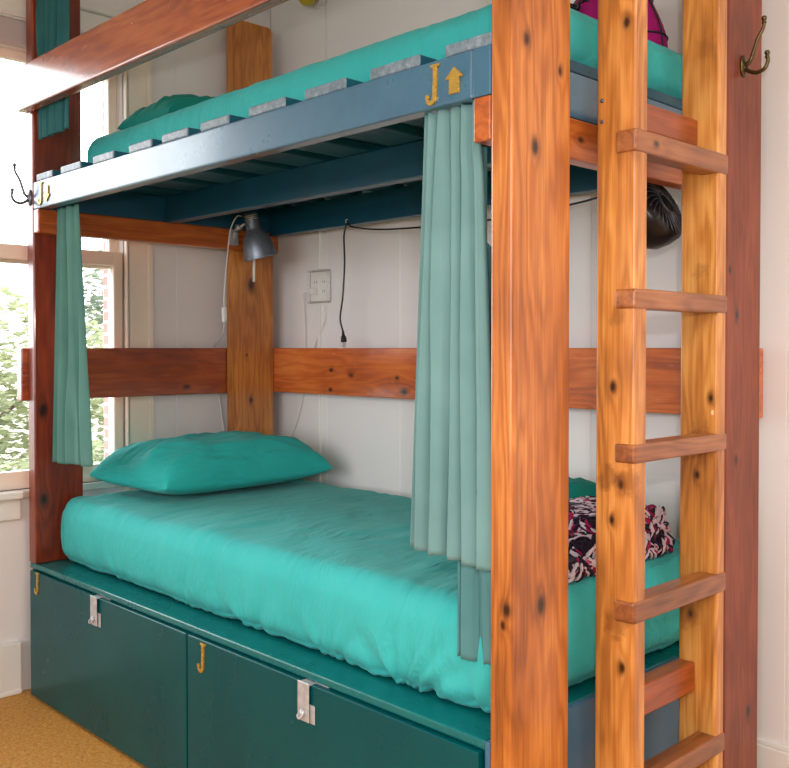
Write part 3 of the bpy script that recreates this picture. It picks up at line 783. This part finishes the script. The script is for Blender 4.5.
obj('clear_cover', bm, M_clear, out)
bm = new_bm(); box(bm, -1.848, -1.832, WY-.012, WY-.0002, 1.502, 2.0, .002); box(bm, -1.845, -1.834, WY-.010, WY-.0002, .167, 1.366, .002)
tag(obj('cable_raceway', bm, M_trim), 'slim white cable raceway running up and down the wall at the outlet', 'cable raceway')
pl = thing('plugged_cord', (-1.858, WY-.009, 1.415), 'thin white cord plugged into the wall outlet and dropping behind the rail', 'cord')
bm = new_bm(); box(bm, -1.872, -1.844, WY-.034, WY-.0093, 1.403, 1.427, .004); obj('plug', bm, M_white, pl)
bm = new_bm(); tube(bm, [(-1.872, WY-.028, 1.414), (-1.905, WY-.028, 1.412), (-1.925, WY-.02, 1.39), (-1.925, WY-.012, 1.25), (-1.93, WY-.008, 1.10), (-1.955, WY-.008, .95), (-2.03, WY-.008, .80)], .0022, 8)
obj('cord', bm, M_white, pl)
bm = new_bm(); tube(bm, [(-1.80, WY-.02, 1.368), (-1.80, WY-.012, 1.30), (-1.86, WY-.008, 1.21), (-1.90, WY-.008, 1.12)], .0022, 8)
tag(obj('white_cord', bm, M_white), 'second thin white cord slanting down from the right of the outlet', 'cord')
# black cord with loose plug
bc = thing('black_cord', (-1.55, .93, 1.64), 'black power cord with a loose two prong plug dangling from the upper bunk', 'cord')
bm = new_bm()
tube(bm, [(-1.533, .944, 1.652), (-1.545, .940, 1.60), (-1.54, .938, 1.50), (-1.550, .938, 1.38), (-1.565, .938, 1.30), (-1.549, .938, 1.250)], .0032, 8)
tube(bm, [(-1.533, .944, 1.652), (-1.50, .938, 1.630), (-1.35, .930, 1.606), (-1.15, .925, 1.594), (-.9, .925, 1.588), (-.65, .925, 1.596), (-.45, .920, 1.610), (-.27, .87, 1.632)], .0032, 8)
obj('cable', bm, M_rubber, bc)
bm = new_bm(); lathe(bm, [(0, 0), (.004, 0), (.0055, .014), (.010, .022), (.0115, .040), (0, .041)], Matrix.Translation((-1.549, .938, 1.252)) @ look((.12, 0, -1)), 12)
pg = obj('plug', bm, M_rubber, bc)
bm = new_bm()
for dx in (-.005, .005): box(bm, -1.5435+dx-.001, -1.5435+dx+.001, .935, .941, 1.192, 1.211, 0)
obj('prong', bm, M_steel, pg)
bm = new_bm(); tube(bm, [(-1.533, .9475, 1.660), (-1.533, .939, 1.658), (-1.533, .939, 1.650), (-1.533, .9475, 1.648)], .0016, 8); obj('staple', bm, M_white, bc)

# white cord with clear hanger at the head of the upper bunk
uc = thing('hanging_cord', (-1.80, WY-.02, 2.5), 'thin white cord with clear loops hanging on the wall above the upper bunk', 'cord')
bm = new_bm(); tube(bm, [(-1.80, WY-.012, 2.60), (-1.80, WY-.012, 2.45), (-1.795, WY-.010, 2.3), (-1.80, WY-.010, 2.0), (-1.80, WY-.010, 1.9)], .0022, 8); obj('cord', bm, M_white, uc)
bm = new_bm()
for k in range(5):
    a = k*.6; c0 = Vector((-1.83+.022*k, WY-.03-.004*k, 2.555))
    tube(bm, [c0+Vector((-.018, 0, .06)), c0+Vector((-.02, 0, .0)), c0+Vector((0, 0, -.03-.006*(k % 2))), c0+Vector((.02, 0, .0)), c0+Vector((.018, 0, .06))], .0016, 6)
obj('clear_loop', bm, M_clear, uc)
bm = new_bm(); lathe(bm, [(0, 0), (.020, .004), (.034, .02), (.036, .06), (.024, .09), (0, .095)], Matrix.Translation((-1.865, WY-.045, 2.545)), 20); obj('plug_adapter', bm, paint('yellow plastic', lin(200, 180, 40), None, .4, 3, 0), uc)

# ------------------------------------------------------------------ black fan under the platform
fan = thing('clip_fan', (-.195, .80, 1.62), 'black plastic fan housing with slotted vents hanging under the upper bunk', 'fan')
fc = Vector((-.190, .790, 1.530)); fd = Vector((.80, .05, .42)).normalized()
Mf = Matrix.Translation(fc) @ look(fd)
bm = new_bm(); lathe(bm, [(0, -.075), (.040, -.073), (.068, -.060), (.086, -.035), (.091, -.005), (.090, .022), (.082, .036), (.070, .042), (.030, .045), (0, .046)], Mf, 48); hs = obj('housing', bm, M_black, fan)
bm = new_bm()
for k in range(28):
    a = 2*math.pi*k/28
    pts = []
    for q in range(6):
        rr = .026+.056*q/5; aa = a+.5*q/5; zz = .0455-.009*(q/5)**3
        pts.append(Mf @ Vector((rr*math.cos(aa), rr*math.sin(aa), zz)))
    tube(bm, pts, .0017, 6, True, 2)
lathe(bm, [(.024, .044), (.026, .049), (.030, .049), (.032, .044)], Mf, 32)
obj('vent_grille', bm, metal('dark grey grille', lin(104, 106, 112), .35, .3), hs)
bm = new_bm(); box(bm, -.225, -.155, .80, .86, 1.612, 1.6535, .008, 3); box(bm, -.255, -.125, .770, .880, 1.6360, 1.6395, .001, 1); tube(bm, [(-.195, .83, 1.62), (-.19, .815, 1.59)], .012, 12, False); obj('clip', bm, M_black, fan)

# ------------------------------------------------------------------ magenta bag on the upper bunk
bag = thing('magenta_bag', (-.315, .79, 1.89), 'round magenta bag with black piping on the upper bunk', 'bag')
bc_ = Vector((-.318, .79, 1.908)); R = Vector((.155, .120, .235))
b_ = bmesh.new(); bmesh.ops.create_uvsphere(b_, u_segments=64, v_segments=40, radius=1)
def bagp(d, k=1.0):
    d = d.normalized(); s = 1+.035*noise.noise(d*2.2)
    z = max(d.z, -.02) if d.z > -.02 else -.02+d.z*.02
    return bc_+Vector((d.x*R.x, d.y*R.y, z*R.z+.006))*1.0*s*k if False else Vector((bc_.x+d.x*R.x*s*k, bc_.y+d.y*R.y*s*k, bc_.z+.008+z*R.z*s*k))
for v in b_.verts: v.co = bagp(v.co)
for f in b_.faces: f.smooth = True
bd = obj('bag_body', b_, M_magenta, bag)
bm = new_bm()
for az in (0, 35, 70, 110, 145):
    a = math.radians(az)
    tube(bm, [bagp(Vector((math.cos(a)*math.cos(t), math.sin(a)*math.cos(t), math.sin(t))), 1.008) for t in [k*math.pi/22 for k in range(23)]], .0028, 6, False)
for el in (14, 42):
    t = math.radians(el)
    tube(bm, [bagp(Vector((math.cos(a)*math.cos(t), math.sin(a)*math.cos(t), math.sin(t))), 1.008) for a in [2*math.pi*k/40 for k in range(41)]], .0028, 6, False)
obj('piping', bm, M_rubber, bag)
bm = new_bm()
tube(bm, [(-.50, .70, 2.20), (-.455, .69, 2.150), (-.42, .68, 2.110), (-.38, .675, 2.075), (-.33, .672, 2.05)], .007, 8)
tube(bm, [(-.47, .68, 2.20), (-.43, .67, 2.160), (-.39, .665, 2.12), (-.35, .665, 2.09), (-.30, .67, 2.06)], .004, 8)
obj('strap', bm, M_rubber, bag)

# ------------------------------------------------------------------ camera
cam = bpy.data.cameras.new('camera'); co = bpy.data.objects.new('camera', cam); COL.objects.link(co)
YAW = math.radians(46.0313); PIT = math.radians(1.0)
co.location = (1.0713, -1.327, 1.190); co.rotation_euler = (math.pi/2-PIT, 0, YAW)
cam.sensor_fit = 'HORIZONTAL'; cam.sensor_width = 36; cam.lens = 941/789*36
cam.shift_y = -(384-364.43)/789; cam.clip_start = .02
scene.camera = co

# ------------------------------------------------------------------ light
w = bpy.data.worlds.new('overcast sky'); scene.world = w; w.use_nodes = True
bg = w.node_tree.nodes['Background']; bg.inputs[0].default_value = (.97, .965, 1, 1); bg.inputs[1].default_value = 6.4
def area(name, loc, direction, sx, sy, power, col, portal=False):
    l = bpy.data.lights.new(name, 'AREA'); l.shape = 'RECTANGLE'; l.size = sx; l.size_y = sy; l.energy = power; l.color = col
    o = bpy.data.objects.new(name, l); COL.objects.link(o); o.location = loc
    o.rotation_euler = Vector(direction).to_track_quat('-Z', 'Y').to_euler()
    if portal: l.cycles.is_portal = True
    return o
area('window_daylight', (WX-.13, (WO0+WO1)/2, (WZ0+WZ1)/2), (1, 0, 0), WO1-WO0, WZ1-WZ0, 1, (1, 1, 1), True)
area('fill_window_portal', ((FX0+FX1)/2, -3.33, (FZ0+FZ1)/2), (0, 1, 0), FX1-FX0, FZ1-FZ0, 1, (1, 1, 1), True)  # portal for the fill light entering the added rear window
right = Vector((math.cos(YAW), math.sin(YAW), 0))
fl = Vector(co.location)+right*.05+Vector((0, 0, .17))
area('camera_flash', fl, Vector((-math.sin(YAW), math.cos(YAW), -.03)), .05, .035, 9.5, (1, .98, .98))
area('ceiling_fill', (1.7, -.9, CEIL-.03), (0, 0, -1), 1.4, 1.4, 42, (1, .96, .92))  # added overhead room fill without a fixture, set right to brighten right-facing sides

# ------------------------------------------------------------------ output look
vs = scene.view_settings; vs.view_transform = 'Standard'; vs.look = 'None'; vs.gamma = 1; vs.use_curve_mapping = False
vs.exposure = .30
scene.cycles.use_denoising = True
scene.cycles.max_bounces = 8; scene.cycles.transparent_max_bounces = 12
scene.cycles.caustics_reflective = False; scene.cycles.caustics_refractive = False
scene.cycles.sample_clamp_indirect = 6
